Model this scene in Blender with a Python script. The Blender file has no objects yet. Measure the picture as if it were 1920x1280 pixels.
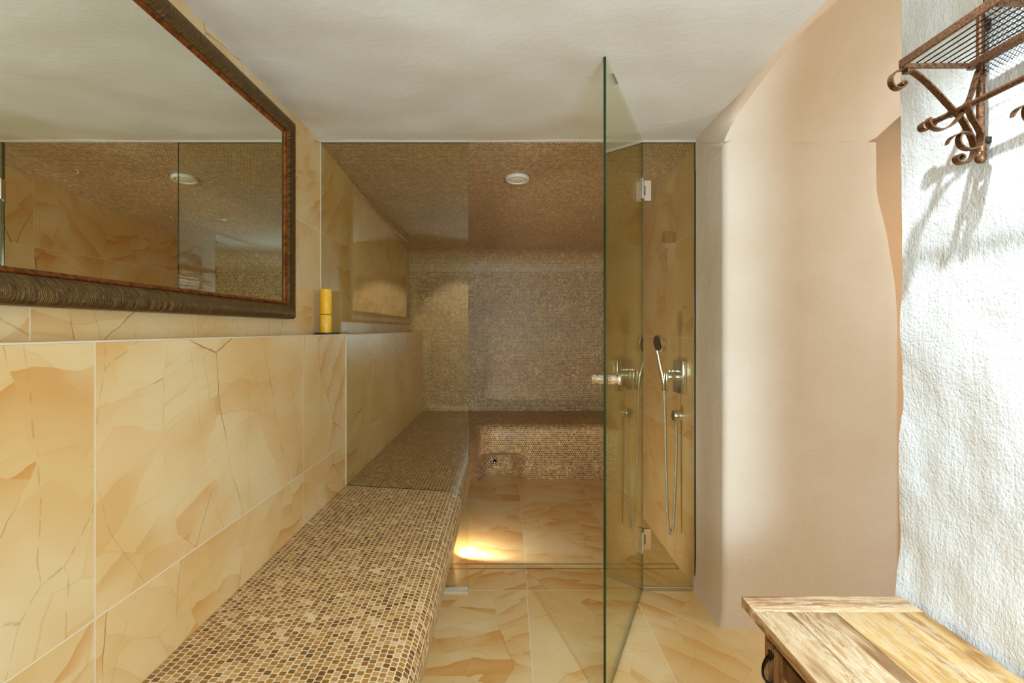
import bpy, bmesh, math, random
from math import pi, sin, cos, radians, floor, sqrt
from mathutils import Vector, Matrix, noise as mnoise

random.seed(7)
SC = bpy.context.scene
COL = SC.collection
F, CX, CY, H = 975.0, 950.0, 618.0, 1.15          # focal length and principal point of the photograph, eye height

# ------------------------------------------------------------------ camera
cam_d = bpy.data.cameras.new('camera')
cam = bpy.data.objects.new('camera', cam_d)
COL.objects.link(cam)
cam.location = (0, 0, H)
cam.rotation_euler = (pi / 2, 0, 0)
cam_d.sensor_width = 36.0
cam_d.lens = 36.0 * F / 1920.0
cam_d.shift_x = (960 - CX) / 1920.0
cam_d.shift_y = -(640 - CY) / 1920.0
cam_d.clip_start = 0.02
SC.camera = cam

# ------------------------------------------------------------------ world, exposure
w = bpy.data.worlds.new('world')
SC.world = w
w.use_nodes = True
w.node_tree.nodes['Background'].inputs[0].default_value = (1.0, 0.93, 0.82, 1)
w.node_tree.nodes['Background'].inputs[1].default_value = 0.15
SC.view_settings.view_transform = 'Standard'
SC.view_settings.look = 'None'
SC.view_settings.exposure = 0.19
SC.view_settings.gamma = 1.0
SC.view_settings.use_curve_mapping = False
SC.cycles.max_bounces = 14
SC.cycles.diffuse_bounces = 6
SC.cycles.glossy_bounces = 8
SC.cycles.transparent_max_bounces = 24
SC.cycles.sample_clamp_indirect = 6.0


def light(name, kind, loc, energy, col, aim=None, **kw):
    d = bpy.data.lights.new(name, kind)
    d.energy = energy
    d.color = col
    for k, v in kw.items():
        setattr(d, k, v)
    o = bpy.data.objects.new(name, d)
    COL.objects.link(o)
    o.location = loc
    if aim is not None:
        o.rotation_euler = (Vector(aim) - Vector(loc)).to_track_quat('-Z', 'Y').to_euler()
    return o


# the lit ceiling downlight beside the rack, the light under the bench nose, two unseen fills added behind the camera
DOWN = (0.52, 0.70, 1.962)
light('downlight_lamp', 'SPOT', DOWN, 49, (0.82, 0.94, 1.0), aim=(DOWN[0], DOWN[1], 0),
      spot_size=radians(118), spot_blend=0.8, shadow_soft_size=0.013)
light('bench_lamp', 'SPOT', (-0.236, 2.61, 0.058), 15, (1.0, 0.98, 0.93), aim=(0.28, 3.30, 0.30), spot_size=radians(142), spot_blend=0.3, shadow_soft_size=0.028)
light('washer_lamp', 'SPOT', (-0.42, 0.34, 1.94), 170, (1.0, 0.97, 0.94), aim=(-0.43, -0.31, 1.05), spot_size=radians(58), spot_blend=0.5, shadow_soft_size=0.03)
light('rear_fill_panel', 'AREA', (0.35, -2.45, 1.45), 46, (0.60, 0.84, 1.0), aim=(0.1, 2.0, 1.5),  # added frontal fill, the rear wall has no window
      shape='RECTANGLE', size=1.1, size_y=1.1)
light('rear_bounce_fill', 'AREA', (0.50, -0.75, 1.15), 36, (0.57, 0.81, 1.0), aim=(0.30, 1.3, 1.95), shape='DISK', size=0.5)  # unseen disc added as cool bounce fill for the plaster ceiling
light('passage_fill', 'POINT', (1.90, 1.30, 1.50), 12, (0.76, 0.90, 1.0), shadow_soft_size=0.06)  # unseen fill, added to brighten the vault and the pier


# ------------------------------------------------------------------ node helpers
def srgb(r, g, b):
    f = lambda c: (c / 255) / 12.92 if c <= 10 else (((c / 255) + 0.055) / 1.055) ** 2.4
    return (f(r), f(g), f(b), 1.0)


class NT:
    def __init__(self, name):
        self.m = bpy.data.materials.new(name)
        self.m.use_nodes = True
        self.t = self.m.node_tree
        self.t.nodes.clear()
        self.out = self.t.nodes.new('ShaderNodeOutputMaterial')

    def n(self, typ, ins=None, **props):
        nd = self.t.nodes.new('ShaderNode' + typ)
        for k, v in props.items():
            setattr(nd, k, v)
        for k, v in (ins or {}).items():
            self.put(nd.inputs[k], v)
        return nd

    def put(self, sock, v):
        if isinstance(v, bpy.types.NodeSocket):
            self.t.links.new(v, sock)
        elif isinstance(v, bpy.types.Node):
            self.t.links.new(v.outputs[0], sock)
        else:
            sock.default_value = v

    def math(self, op, a, b=0.0, c=None, clamp=False):
        ins = {0: a, 1: b}
        if c is not None:
            ins[2] = c
        return self.n('Math', ins, operation=op, use_clamp=clamp).outputs[0]

    def mix(self, f, a, b, blend='MIX'):
        nd = self.n('Mix', None, data_type='RGBA', blend_type=blend)
        self.put(nd.inputs[0], f)
        self.put(nd.inputs[6], a)
        self.put(nd.inputs[7], b)
        return nd.outputs[2]

    def ramp(self, f, stops, interp='LINEAR'):
        nd = self.n('ValToRGB', {0: f})
        cr = nd.color_ramp
        cr.interpolation = interp
        while len(cr.elements) < len(stops):
            cr.elements.new(0.5)
        for e, (p, c) in zip(cr.elements, stops):
            e.position = p
            e.color = c if len(c) == 4 else (*c, 1)
        return nd.outputs[0]

    def smooth(self, v, a, b):
        return self.n('MapRange', {0: v, 1: a, 2: b, 3: 0.0, 4: 1.0}, interpolation_type='SMOOTHSTEP').outputs[0]

    def sep(self, v):
        nd = self.n('SeparateXYZ', {0: v})
        return nd.outputs[0], nd.outputs[1], nd.outputs[2]

    def comb(self, x, y, z=0.0):
        return self.n('CombineXYZ', {0: x, 1: y, 2: z}).outputs[0]

    def noise(self, vec, scale, detail=3.0, rough=0.5, dist=0.0):
        nd = self.n('TexNoise', {'Vector': vec, 'Scale': scale, 'Detail': detail, 'Roughness': rough, 'Distortion': dist})
        return nd.outputs[0], nd.outputs[1]

    def uv(self):
        return self.n('TexCoord').outputs['UV']

    def obj(self):
        return self.n('TexCoord').outputs['Object']

    def bump(self, h, strength, dist, normal=None):
        nd = self.n('Bump', {'Strength': strength, 'Distance': dist, 'Height': h})
        if normal is not None:
            self.put(nd.inputs['Normal'], normal)
        return nd.outputs[0]

    def bsdf(self, **ins):
        nd = self.n('BsdfPrincipled')
        for k, v in ins.items():
            self.put(nd.inputs[k.replace('_', ' ')], v)
        self.t.links.new(nd.outputs[0], self.out.inputs[0])
        return self.m


# ------------------------------------------------------------------ materials
def m_stone(name, seed, rough, tw=0.922, th=0.467, grout=0.0014, turn=0.0, veins=1.0, orange=0.8):
    """large sandstone-look tiles; UV counts tiles"""
    t = NT(name)
    u, v, _ = t.sep(t.uv())
    fu, fv = t.math('FLOOR', u), t.math('FLOOR', v)
    lu = t.math('MULTIPLY', t.math('SUBTRACT', u, fu), tw)
    lv = t.math('MULTIPLY', t.math('SUBTRACT', v, fv), th)
    rn = t.n('TexWhiteNoise', {'Vector': t.comb(fu, fv, seed)}, noise_dimensions='3D')
    r1, r2, r3 = t.sep(rn.outputs[1])
    p0 = t.comb(t.math('ADD', lu, t.math('MULTIPLY', r1, 37.0)), t.math('ADD', lv, t.math('MULTIPLY', r2, 53.0)), 0.0)
    V = lambda op, a, b: t.n('VectorMath', {0: a, 1: b}, operation=op).outputs[0]
    _, wc = t.noise(p0, 2.4, 2.0, 0.5)
    p = V('ADD', p0, V('MULTIPLY', V('SUBTRACT', wc, (0.5, 0.5, 0.5)), (0.16, 0.16, 0.0)))
    _, wf = t.noise(p0, 26.0, 3.0, 0.6)
    p = V('ADD', p, V('MULTIPLY', V('SUBTRACT', wf, (0.5, 0.5, 0.5)), (0.010, 0.010, 0.0)))
    rot = t.n('VectorRotate', {'Vector': p, 'Angle': t.math('ADD', t.math('MULTIPLY', r3, 0.9), turn - 0.35)}, rotation_type='Z_AXIS').outputs[0]

    def fields(scale, sx, sy, k):
        q = V('ADD', V('MULTIPLY', rot, (sx, sy, 1.0)), (k, k * 1.7, 0.0))
        a = t.n('TexVoronoi', {'Vector': q, 'Scale': scale, 'Randomness': 1.0}, voronoi_dimensions='2D', feature='F1')
        b = t.n('TexVoronoi', {'Vector': q, 'Scale': scale, 'Randomness': 1.0}, voronoi_dimensions='2D', feature='DISTANCE_TO_EDGE')
        return t.sep(a.outputs['Color']), b.outputs['Distance']
    (a1, a2, a3), ae = fields(2.3, 1.5, 0.85, 3.0)      # big slabs
    (b1, b2, b3), be = fields(5.2, 0.8, 1.7, 9.0)       # splinters inside them
    # every slab has its own grain direction, bands run out softly on one side
    ang = t.math('ADD', t.math('MULTIPLY', a1, 1.3), -0.4)
    ca, sa = t.math('COSINE', ang), t.math('SINE', ang)
    x, y, _ = t.sep(rot)
    along = t.math('ADD', t.math('MULTIPLY', x, ca), t.math('MULTIPLY', y, sa))
    acr = t.math('SUBTRACT', t.math('MULTIPLY', y, ca), t.math('MULTIPLY', x, sa))
    lowf, _ = t.noise(t.comb(t.math('MULTIPLY', along, 1.1), t.math('MULTIPLY', acr, 4.0), t.math('MULTIPLY', a2, 40.0)), 1.0, 3.0, 0.55)
    ph = t.math('ADD', t.math('MULTIPLY', acr, t.math('ADD', 3.5, t.math('MULTIPLY', a2, 7.0))),
                t.math('ADD', t.math('MULTIPLY', lowf, 1.7), t.math('MULTIPLY', b2, 0.45)))
    saw = t.math('POWER', t.math('FRACT', ph), 2.6)
    fine, _ = t.noise(t.comb(t.math('MULTIPLY', along, 3.0), t.math('MULTIPLY', acr, 60.0), t.math('MULTIPLY', a2, 40.0)), 1.0, 3.0, 0.6)
    big, _ = t.noise(p, 2.6, 3.0, 0.5)
    base = t.mix(t.smooth(big, 0.35, 0.65), srgb(222, 197, 150), srgb(215, 181, 122))
    base = t.mix(t.math('MULTIPLY', b3, 0.38), base, srgb(212, 168, 98))
    base = t.mix(t.math('MULTIPLY', t.math('GREATER_THAN', b1, 0.80), 0.20), base, srgb(212, 160, 92))
    amt = t.math('MULTIPLY', t.smooth(a3, 0.05, 0.75), t.smooth(big, 0.34, 0.56))
    base = t.mix(t.math('MULTIPLY', saw, t.math('MULTIPLY', amt, orange)), base, srgb(200, 136, 58))
    base = t.mix(t.math('MULTIPLY', t.smooth(fine, 0.55, 0.75), t.math('MULTIPLY', t.smooth(a3, 0.1, 0.8), 0.35)), base, srgb(202, 144, 72))
    # step lines between the splinters and a few open brown veins along the slab edges
    msk, _ = t.noise(p0, 5.0, 2.0, 0.5)
    l1 = t.math('SUBTRACT', 1.0, t.smooth(be, 0.0, 0.020))
    base = t.mix(t.math('MULTIPLY', l1, t.math('MULTIPLY', t.smooth(msk, 0.46, 0.62), 0.25)), base, srgb(190, 132, 66))
    msk2, _ = t.noise(V('ADD', p0, (7.0, 3.0, 0.0)), 3.4, 3.0, 0.6)
    l2 = t.math('SUBTRACT', 1.0, t.smooth(ae, 0.0, t.math('MULTIPLY', t.smooth(msk2, 0.42, 0.74), 0.014)))
    base = t.mix(t.math('MULTIPLY', l2, t.math('MULTIPLY', t.smooth(msk2, 0.42, 0.52), 0.8 * veins)), base, srgb(138, 92, 48))
    q3 = V('ADD', V('MULTIPLY', rot, (1.9, 0.7, 1.0)), (21.0, 5.0, 0.0))
    hair = t.n('TexVoronoi', {'Vector': q3, 'Scale': 2.6, 'Randomness': 1.0}, voronoi_dimensions='2D', feature='DISTANCE_TO_EDGE').outputs['Distance']
    dash, _ = t.noise(V('MULTIPLY', p0, (1.0, 1.0, 1.0)), 38.0, 2.0, 0.5)
    l3 = t.math('MULTIPLY', t.math('SUBTRACT', 1.0, t.smooth(hair, 0.0, 0.008)), t.smooth(dash, 0.36, 0.56))
    base = t.mix(t.math('MULTIPLY', l3, 0.42 * veins), base, srgb(150, 104, 56))
    # joints
    eu = t.math('MINIMUM', lu, t.math('SUBTRACT', tw, lu))
    ev = t.math('MINIMUM', lv, t.math('SUBTRACT', th, lv))
    gm = t.math('LESS_THAN', t.math('MINIMUM', eu, ev), grout)
    base = t.mix(gm, base, srgb(226, 208, 178))
    nb = t.bump(t.math('SUBTRACT', 1.0, gm), 0.4, 0.001)
    return t.bsdf(Base_Color=base, Roughness=rough, Normal=nb, Specular_IOR_Level=0.45)


def m_mosaic(name, seed, pale=0.0):
    """small travertine mosaic in running bond; UV in metres, rows run along u"""
    t = NT(name)
    P = 0.0155
    u, v, _ = t.sep(t.uv())
    rv = t.math('DIVIDE', v, P)
    fv = t.math('FLOOR', rv)
    off = t.math('ADD', t.math('MULTIPLY', t.math('MODULO', t.math('ABSOLUTE', fv), 2.0), 0.5),
                 t.math('MULTIPLY', t.n('TexWhiteNoise', {'W': fv}, noise_dimensions='1D').outputs[0], 0.08))
    ru = t.math('ADD', t.math('DIVIDE', u, P), off)
    fu = t.math('FLOOR', ru)
    lu, lv = t.math('SUBTRACT', ru, fu), t.math('SUBTRACT', rv, fv)
    rn = t.n('TexWhiteNoise', {'Vector': t.comb(fu, fv, seed)}, noise_dimensions='3D')
    r1, r2, r3 = t.sep(rn.outputs[1])
    patch, _ = t.noise(t.comb(u, v, seed), 5.0, 2.0, 0.5)
    pick = t.math('ADD', t.math('MULTIPLY', r1, 0.92), t.math('MULTIPLY', t.math('SUBTRACT', patch, 0.45), 0.7), clamp=True)
    col = t.ramp(pick, [(0.0, srgb(92, 58, 20)), (0.22, srgb(126, 84, 30)), (0.55, srgb(150, 104, 44)), (0.8, srgb(172, 130, 72)),
                        (0.95, srgb(194, 160, 110)), (1.0, srgb(206, 182, 140))])
    col = t.mix(t.math('MULTIPLY', t.math('GREATER_THAN', r2, 0.86), 0.5), col, srgb(176, 126, 40))
    gx = t.math('MULTIPLY', u, 1.0)
    gr, _ = t.noise(t.comb(t.math('MULTIPLY', gx, 260.0), t.math('MULTIPLY', v, 900.0), t.math('MULTIPLY', r3, 30.0)), 1.0, 2.0, 0.6)
    col = t.mix(t.math('MULTIPLY', t.smooth(gr, 0.5, 0.75), 0.35), col, srgb(216, 188, 146))
    col = t.mix(t.math('MULTIPLY', t.smooth(gr, 0.5, 0.25), 0.35), col, srgb(96, 62, 30))
    # rounded joints
    ax = t.math('ABSOLUTE', t.math('SUBTRACT', lu, 0.5))
    ay = t.math('ABSOLUTE', t.math('SUBTRACT', lv, 0.5))
    d = t.math('POWER', t.math('ADD', t.math('POWER', ax, 6.0), t.math('POWER', ay, 6.0)), 1 / 6.0)
    jig = t.math('MULTIPLY', t.math('SUBTRACT', r2, 0.5), 0.05)
    g = t.smooth(t.math('ADD', d, jig), 0.395, 0.445)
    col = t.mix(g, col, srgb(212, 188, 150))
    if pale:
        col = t.mix(pale, col, srgb(216, 190, 156))
    h = t.math('ADD', t.math('SUBTRACT', 1.0, g), t.math('MULTIPLY', gr, 0.25))
    nb = t.bump(h, 0.5, 0.0012)
    ro = t.math('ADD', 0.38, t.math('MULTIPLY', g, 0.35))
    return t.bsdf(Base_Color=col, Roughness=ro, Normal=nb, Specular_IOR_Level=0.4)


def m_plaster(name, c1, c2, scale=6.0, strength=0.35, dist=0.004, stroke=None, rough=0.85):
    t = NT(name)
    p = t.obj()
    a, _ = t.noise(p, 2.2, 4.0, 0.55)
    col = t.mix(t.smooth(a, 0.3, 0.7), c1, c2)
    b, _ = t.noise(p, scale, 5.0, 0.6)
    f, _ = t.noise(p, scale * 9, 3.0, 0.6)
    if stroke:
        sv = t.n('VectorMath', {0: p, 1: stroke}, operation='MULTIPLY').outputs[0]
        s, _ = t.noise(sv, 1.0, 3.0, 0.6, 0.6)
    else:
        sv = t.n('VectorMath', {0: p, 1: (9.0, 15.0, 12.0)}, operation='MULTIPLY').outputs[0]
        s, _ = t.noise(sv, 1.0, 3.0, 0.6, 1.2)
    h = t.math('ADD', b, t.math('ADD', t.math('MULTIPLY', f, 0.45 if stroke else 0.2), t.math('MULTIPLY', s, 0.32 if stroke else 0.3)))
    return t.bsdf(Base_Color=col, Roughness=rough, Normal=t.bump(h, strength, dist), Specular_IOR_Level=0.2)


def m_metal(name, col, rough=0.12, var=None):
    t = NT(name)
    if var is None:
        return t.bsdf(Base_Color=col, Metallic=1.0, Roughness=rough)
    a, _ = t.noise(t.obj(), var[1], 4.0, 0.65)
    c = t.mix(t.smooth(a, 0.42, 0.62), col, var[0])
    r = t.math('ADD', rough, t.math('MULTIPLY', a, 0.2))
    return t.bsdf(Base_Color=c, Metallic=0.85, Roughness=r, Normal=t.bump(a, 0.15, 0.0006))


def m_plain(name, col, rough=0.5, **kw):
    t = NT(name)
    return t.bsdf(Base_Color=col, Roughness=rough, **kw)


def m_glass(name, tint):
    """clear sheet: tinted transmission plus Fresnel reflection on each of its two faces"""
    t = NT(name)
    bf = t.n('NewGeometry').outputs['Backfacing']
    fr = t.n('Fresnel', {'IOR': t.math('ADD', 1.5, t.math('MULTIPLY', bf, 1 / 1.5 - 1.5))})
    tr = t.n('BsdfTransparent', {'Color': tint})
    gl = t.n('BsdfGlossy', {'Color': (0.92, 0.95, 0.86, 1), 'Roughness': 0.0})
    mx = t.n('MixShader', {0: fr.outputs[0], 1: tr.outputs[0], 2: gl.outputs[0]})
    t.t.links.new(mx.outputs[0], t.out.inputs[0])
    return t.m


def m_frame():
    """bronze picture frame with fine curved ribs across the moulding; UV: u along, v across (metres)"""
    t = NT('ribbed_bronze')
    u, v, _ = t.sep(t.uv())
    n0, _ = t.noise(t.comb(t.math('MULTIPLY', u, 30.0), t.math('MULTIPLY', v, 30.0)), 1.0, 3.0, 0.6)
    bow = t.math('MULTIPLY', t.math('POWER', t.math('SUBTRACT', v, 0.04), 2.0), 6.0)
    uu = t.math('ADD', t.math('ADD', u, bow), t.math('MULTIPLY', n0, 0.012))
    rib, _ = t.noise(t.comb(t.math('MULTIPLY', uu, 640.0), t.math('MULTIPLY', v, 16.0)), 1.0, 2.0, 0.6)
    col = t.ramp(rib, [(0.3, srgb(50, 36, 16)), (0.5, srgb(94, 70, 35)), (0.68, srgb(160, 122, 64))])
    blot, _ = t.noise(t.comb(t.math('MULTIPLY', u, 60.0), t.math('MULTIPLY', v, 90.0)), 1.0, 3.0, 0.6)
    col = t.mix(t.math('MULTIPLY', t.smooth(blot, 0.58, 0.7), 0.5), col, srgb(40, 28, 16))
    return t.bsdf(Base_Color=col, Metallic=0.65, Roughness=0.38, Normal=t.bump(rib, 0.9, 0.0025))


def m_wood(name, light_c, mid_c, dark_c, worn, axis=1):
    """reclaimed board: grain along one axis, worn paint in flakes"""
    t = NT(name)
    p = t.obj()
    sc = [42.0, 42.0, 42.0]
    sc[axis] = 2.2
    info = t.n('ObjectInfo').outputs['Random']
    pv = t.n('VectorMath', {0: p, 1: t.comb(t.math('MULTIPLY', info, 13.0), t.math('MULTIPLY', info, 7.0), 0.0)}, operation='ADD').outputs[0]
    g, _ = t.noise(t.n('VectorMath', {0: pv, 1: tuple(sc)}, operation='MULTIPLY').outputs[0], 1.0, 5.0, 0.65, 0.4)
    sc2 = [9.0, 9.0, 9.0]
    sc2[axis] = 2.6
    b, _ = t.noise(t.n('VectorMath', {0: pv, 1: tuple(sc2)}, operation='MULTIPLY').outputs[0], 1.0, 4.0, 0.65, 0.8)
    sc3 = [150.0, 150.0, 150.0]
    sc3[axis] = 26.0
    fl, _ = t.noise(t.n('VectorMath', {0: pv, 1: tuple(sc3)}, operation='MULTIPLY').outputs[0], 1.0, 5.0, 0.7, 0.5)
    col = t.ramp(g, [(0.34, dark_c), (0.47, mid_c), (0.60, light_c)])
    col = t.mix(t.math('MULTIPLY', t.smooth(b, 0.52, 0.64), 0.75), col, dark_c)
    paint = t.math('MULTIPLY', t.smooth(fl, 0.47, 0.55), t.smooth(b, 0.60, 0.44))
    col = t.mix(t.math('MULTIPLY', paint, worn), col, srgb(228, 212, 184))
    return t.bsdf(Base_Color=col, Roughness=0.62, Normal=t.bump(t.math('ADD', g, t.math('MULTIPLY', fl, 0.5)), 0.5, 0.002), Specular_IOR_Level=0.3)


M = {}
M['stone'] = m_stone('sandstone_tile', 3.0, 0.32)
M['stone_up'] = m_stone('sandstone_tile_upper', 11.0, 0.32)
M['stone_right'] = m_stone('sandstone_tile_right', 23.0, 0.30)
M['stone_floor'] = m_stone('sandstone_floor_tile', 5.0, 0.24, tw=0.467, th=0.93, turn=0.2, veins=0.55, orange=0.9)
M['mosaic'] = m_mosaic('travertine_mosaic', 2.0)
M['mosaic_ceiling'] = m_mosaic('travertine_mosaic_ceiling', 4.0, 0.20)  # paler copy of the mosaic, extra ceiling light put into its colour
M['mosaic_wall'] = m_mosaic('travertine_mosaic_wall', 9.0)
M['ceil'] = m_plaster('ceiling_plaster', srgb(228, 226, 220), srgb(219, 216, 208), 4.0, 0.30, 0.010)
M['pier'] = m_plaster('warm_plaster', srgb(227, 212, 194), srgb(219, 202, 180), 7.0, 0.55, 0.007)
M['white'] = m_plaster('white_rough_plaster', srgb(238, 242, 244), srgb(229, 232, 233), 18.0, 0.65, 0.007, stroke=(14.0, 70.0, 7.0))
M['chrome'] = m_metal('chrome', (0.80, 0.78, 0.74, 1), 0.10)
M['satin'] = m_metal('satin_chrome', (0.80, 0.74, 0.66, 1), 0.22)
M['alu'] = m_metal('aluminium', (0.62, 0.60, 0.54, 1), 0.35)
M['copper'] = m_metal('aged_copper', srgb(138, 98, 68), 0.36, (srgb(92, 64, 46), 260.0))
M['iron'] = m_metal('dark_iron', srgb(70, 58, 48), 0.45, (srgb(32, 26, 22), 50.0))
M['glass'] = m_glass('clear_green_glass', (0.935, 0.940, 0.860, 1))
M['glass_edge'] = m_plain('green_glass_edge', srgb(4, 42, 20), 0.1, Specular_IOR_Level=0.6)
M['frame'] = m_frame()
M['lip'] = m_metal('rust_gold', srgb(160, 96, 44), 0.35, (srgb(112, 60, 26), 60.0))
M['mirror'] = m_metal('mirror_glass', (0.90, 0.92, 0.82, 1), 0.0)
M['speaker'] = m_plain('white_plastic', srgb(226, 218, 200), 0.4)
M['dark'] = m_plain('dark_slot', srgb(30, 26, 22), 0.5)
M['silicone'] = m_plain('white_silicone', srgb(218, 204, 176), 0.5)
M['plate'] = m_plain('dark_slate', srgb(42, 34, 28), 0.4)
M['wood_top'] = m_wood('worn_top_boards', srgb(212, 184, 142), srgb(190, 148, 102), srgb(124, 82, 50), 0.6, 1)
M['wood_top_x'] = m_wood('worn_end_board', srgb(208, 176, 134), srgb(178, 134, 92), srgb(126, 82, 52), 0.65, 0)
M['wood_gold'] = m_wood('honey_boards', srgb(220, 186, 128), srgb(206, 162, 98), srgb(152, 102, 54), 0.5, 1)
M['wood_body'] = m_wood('worn_body_boards', srgb(170, 126, 80), srgb(132, 92, 56), srgb(84, 56, 34), 0.35, 2)


def m_candle():
    t = NT('yellow_wax')
    a, _ = t.noise(t.obj(), 55.0, 4.0, 0.65)
    c = t.mix(t.smooth(a, 0.45, 0.7), srgb(238, 176, 10), srgb(240, 196, 84))
    return t.bsdf(Base_Color=c, Roughness=0.45, Subsurface_Weight=0.1)


M['wax'] = m_candle()


def m_emit(name, col, s):
    t = NT(name)
    e = t.n('Emission', {'Color': col, 'Strength': s})
    t.t.links.new(e.outputs[0], t.out.inputs[0])
    return t.m


M['lamp'] = m_emit('lit_lamp_face', (1.0, 0.95, 0.86, 1), 14.0)


# ------------------------------------------------------------------ mesh helpers
class MB:
    def __init__(self):
        self.v, self.f, self.uv, self.mi = [], [], [], []

    def face(self, pts, uvs=None, mi=0):
        i = len(self.v)
        self.v += [tuple(p) for p in pts]
        self.f.append(tuple(range(i, i + len(pts))))
        self.uv.append([tuple(q) for q in uvs] if uvs else [(p[0], p[1]) for p in pts])
        self.mi.append(mi)

    def grid(self, P, UV=None, closed_u=False, flip=False, mi=0):
        """P[i][j] points -> quads sharing vertices"""
        n, m = len(P), len(P[0])
        i0 = len(self.v)
        for r in P:
            self.v += [tuple(p) for p in r]
        for i in range(n if closed_u else n - 1):
            for j in range(m - 1):
                a, b = i, (i + 1) % n
                ids = [(a, j), (b, j), (b, j + 1), (a, j + 1)]
                if flip:
                    ids.reverse()
                self.f.append(tuple(i0 + x * m + y for x, y in ids))
                self.uv.append([UV[x][y] if UV else (0.0, 0.0) for x, y in ids])
                self.mi.append(mi)
        return i0

    def cap(self, pts, flip=False, mi=0):
        pts = list(pts)
        if flip:
            pts.reverse()
        self.face(pts, None, mi)

    def box(self, x0, x1, y0, y1, z0, z1, uvf=None, mi=0):
        V = [(x, y, z) for x in (x0, x1) for y in (y0, y1) for z in (z0, z1)]
        for ids, ax in (((0, 1, 3, 2), 0), ((4, 6, 7, 5), 0), ((0, 4, 5, 1), 1), ((2, 3, 7, 6), 1), ((0, 2, 6, 4), 2), ((1, 5, 7, 3), 2)):
            p = [V[i] for i in ids]
            if uvf:
                q = [uvf(c, ax) for c in p]
            else:
                q = [((c[1], c[2]), (c[0], c[2]), (c[0], c[1]))[ax] for c in p]
            self.face(p, q, mi)

    def rbox(self, x0, x1, y0, y1, z0, z1, r=0.004, seg=2, M4=None, mi=0):
        """bevelled box, optionally transformed"""
        bm = bmesh.new()
        bmesh.ops.create_cube(bm, size=1.0)
        for v in bm.verts:
            v.co = Vector((x0 + (v.co.x + .5) * (x1 - x0), y0 + (v.co.y + .5) * (y1 - y0), z0 + (v.co.z + .5) * (z1 - z0)))
        bmesh.ops.bevel(bm, geom=bm.edges[:] + bm.verts[:], offset=r, segments=seg, affect='EDGES', profile=0.5)
        self.bm(bm, M4, mi)

    def bm(self, bm, M4=None, mi=0):
        i0 = len(self.v)
        bm.verts.ensure_lookup_table()
        bm.verts.index_update()
        for v in bm.verts:
            c = M4 @ v.co if M4 else v.co
            self.v.append(tuple(c))
        for f in bm.faces:
            self.f.append(tuple(i0 + v.index for v in f.verts))
            self.uv.append([(v.co.x, v.co.y) for v in f.verts])
            self.mi.append(mi)
        bm.free()

    def tube(self, path, r, n=10, caps=True, mi=0):
        P = [Vector(p) for p in path]
        rs = r if isinstance(r, (list, tuple)) else [r] * len(P)
        T = [(P[min(i + 1, len(P) - 1)] - P[max(i - 1, 0)]).normalized() for i in range(len(P))]
        ref = Vector((0, 0, 1)) if abs(T[0].z) < 0.9 else Vector((1, 0, 0))
        nrm = (ref - T[0] * ref.dot(T[0])).normalized()
        rings = []
        for p, t, rr in zip(P, T, rs):
            nrm = (nrm - t * nrm.dot(t)).normalized()
            bn = t.cross(nrm)
            rings.append([p + (nrm * cos(2 * pi * k / n) + bn * sin(2 * pi * k / n)) * rr for k in range(n)] )
        cl = [rg + [rg[0]] for rg in rings]
        i0 = len(self.v)
        for rg in rings:
            self.v += [tuple(q) for q in rg]
        for i in range(len(rings) - 1):
            for k in range(n):
                k2 = (k + 1) % n
                self.f.append((i0 + i * n + k, i0 + i * n + k2, i0 + (i + 1) * n + k2, i0 + (i + 1) * n + k))
                self.uv.append([(0, 0)] * 4)
                self.mi.append(mi)
        if caps:
            self.cap(rings[0], True, mi)
            self.cap(rings[-1], False, mi)

    def lathe(self, prof, org, axis, n=32, mi=0):
        """prof: (radius, along) pairs"""
        a = Vector(axis).normalized()
        ref = Vector((0, 0, 1)) if abs(a.z) < 0.9 else Vector((1, 0, 0))
        x = (ref - a * ref.dot(a)).normalized()
        y = a.cross(x)
        o = Vector(org)
        i0 = len(self.v)
        m = len(prof)
        for k in range(n):
            c, s = cos(2 * pi * k / n), sin(2 * pi * k / n)
            for (r, h) in prof:
                self.v.append(tuple(o + a * h + (x * c + y * s) * max(r, 1e-5)))
        for k in range(n):
            k2 = (k + 1) % n
            for j in range(m - 1):
                self.f.append((i0 + k * m + j, i0 + k2 * m + j, i0 + k2 * m + j + 1, i0 + k * m + j + 1))
                self.uv.append([(0, 0)] * 4)
                self.mi.append(mi)

    def strap(self, pts, wid, th, frame, mi=0):
        """flat bar bent along a 2-D path; frame(a, b, c) -> point, c across the bar"""
        pts = smooth2(pts)
        n = len(pts)
        R = []
        for i in range(n):
            a0, a1 = pts[max(i - 1, 0)], pts[min(i + 1, n - 1)]
            tx, tz = a1[0] - a0[0], a1[1] - a0[1]
            l = sqrt(tx * tx + tz * tz) or 1
            nx, nz = -tz / l * th / 2, tx / l * th / 2
            x, z = pts[i]
            ww = (wid(i / (n - 1)) if callable(wid) else wid) / 2
            R.append([frame(x + nx, z + nz, -ww), frame(x + nx, z + nz, ww), frame(x - nx, z - nz, ww), frame(x - nx, z - nz, -ww)])
        i0 = len(self.v)
        for r in R:
            self.v += [tuple(q) for q in r]
        for i in range(n - 1):
            for k in range(4):
                k2 = (k + 1) % 4
                self.f.append((i0 + i * 4 + k, i0 + i * 4 + k2, i0 + (i + 1) * 4 + k2, i0 + (i + 1) * 4 + k))
                self.uv.append([(0, 0)] * 4)
                self.mi.append(mi)
        self.cap(R[0], True, mi)
        self.cap(R[-1], False, mi)

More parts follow.
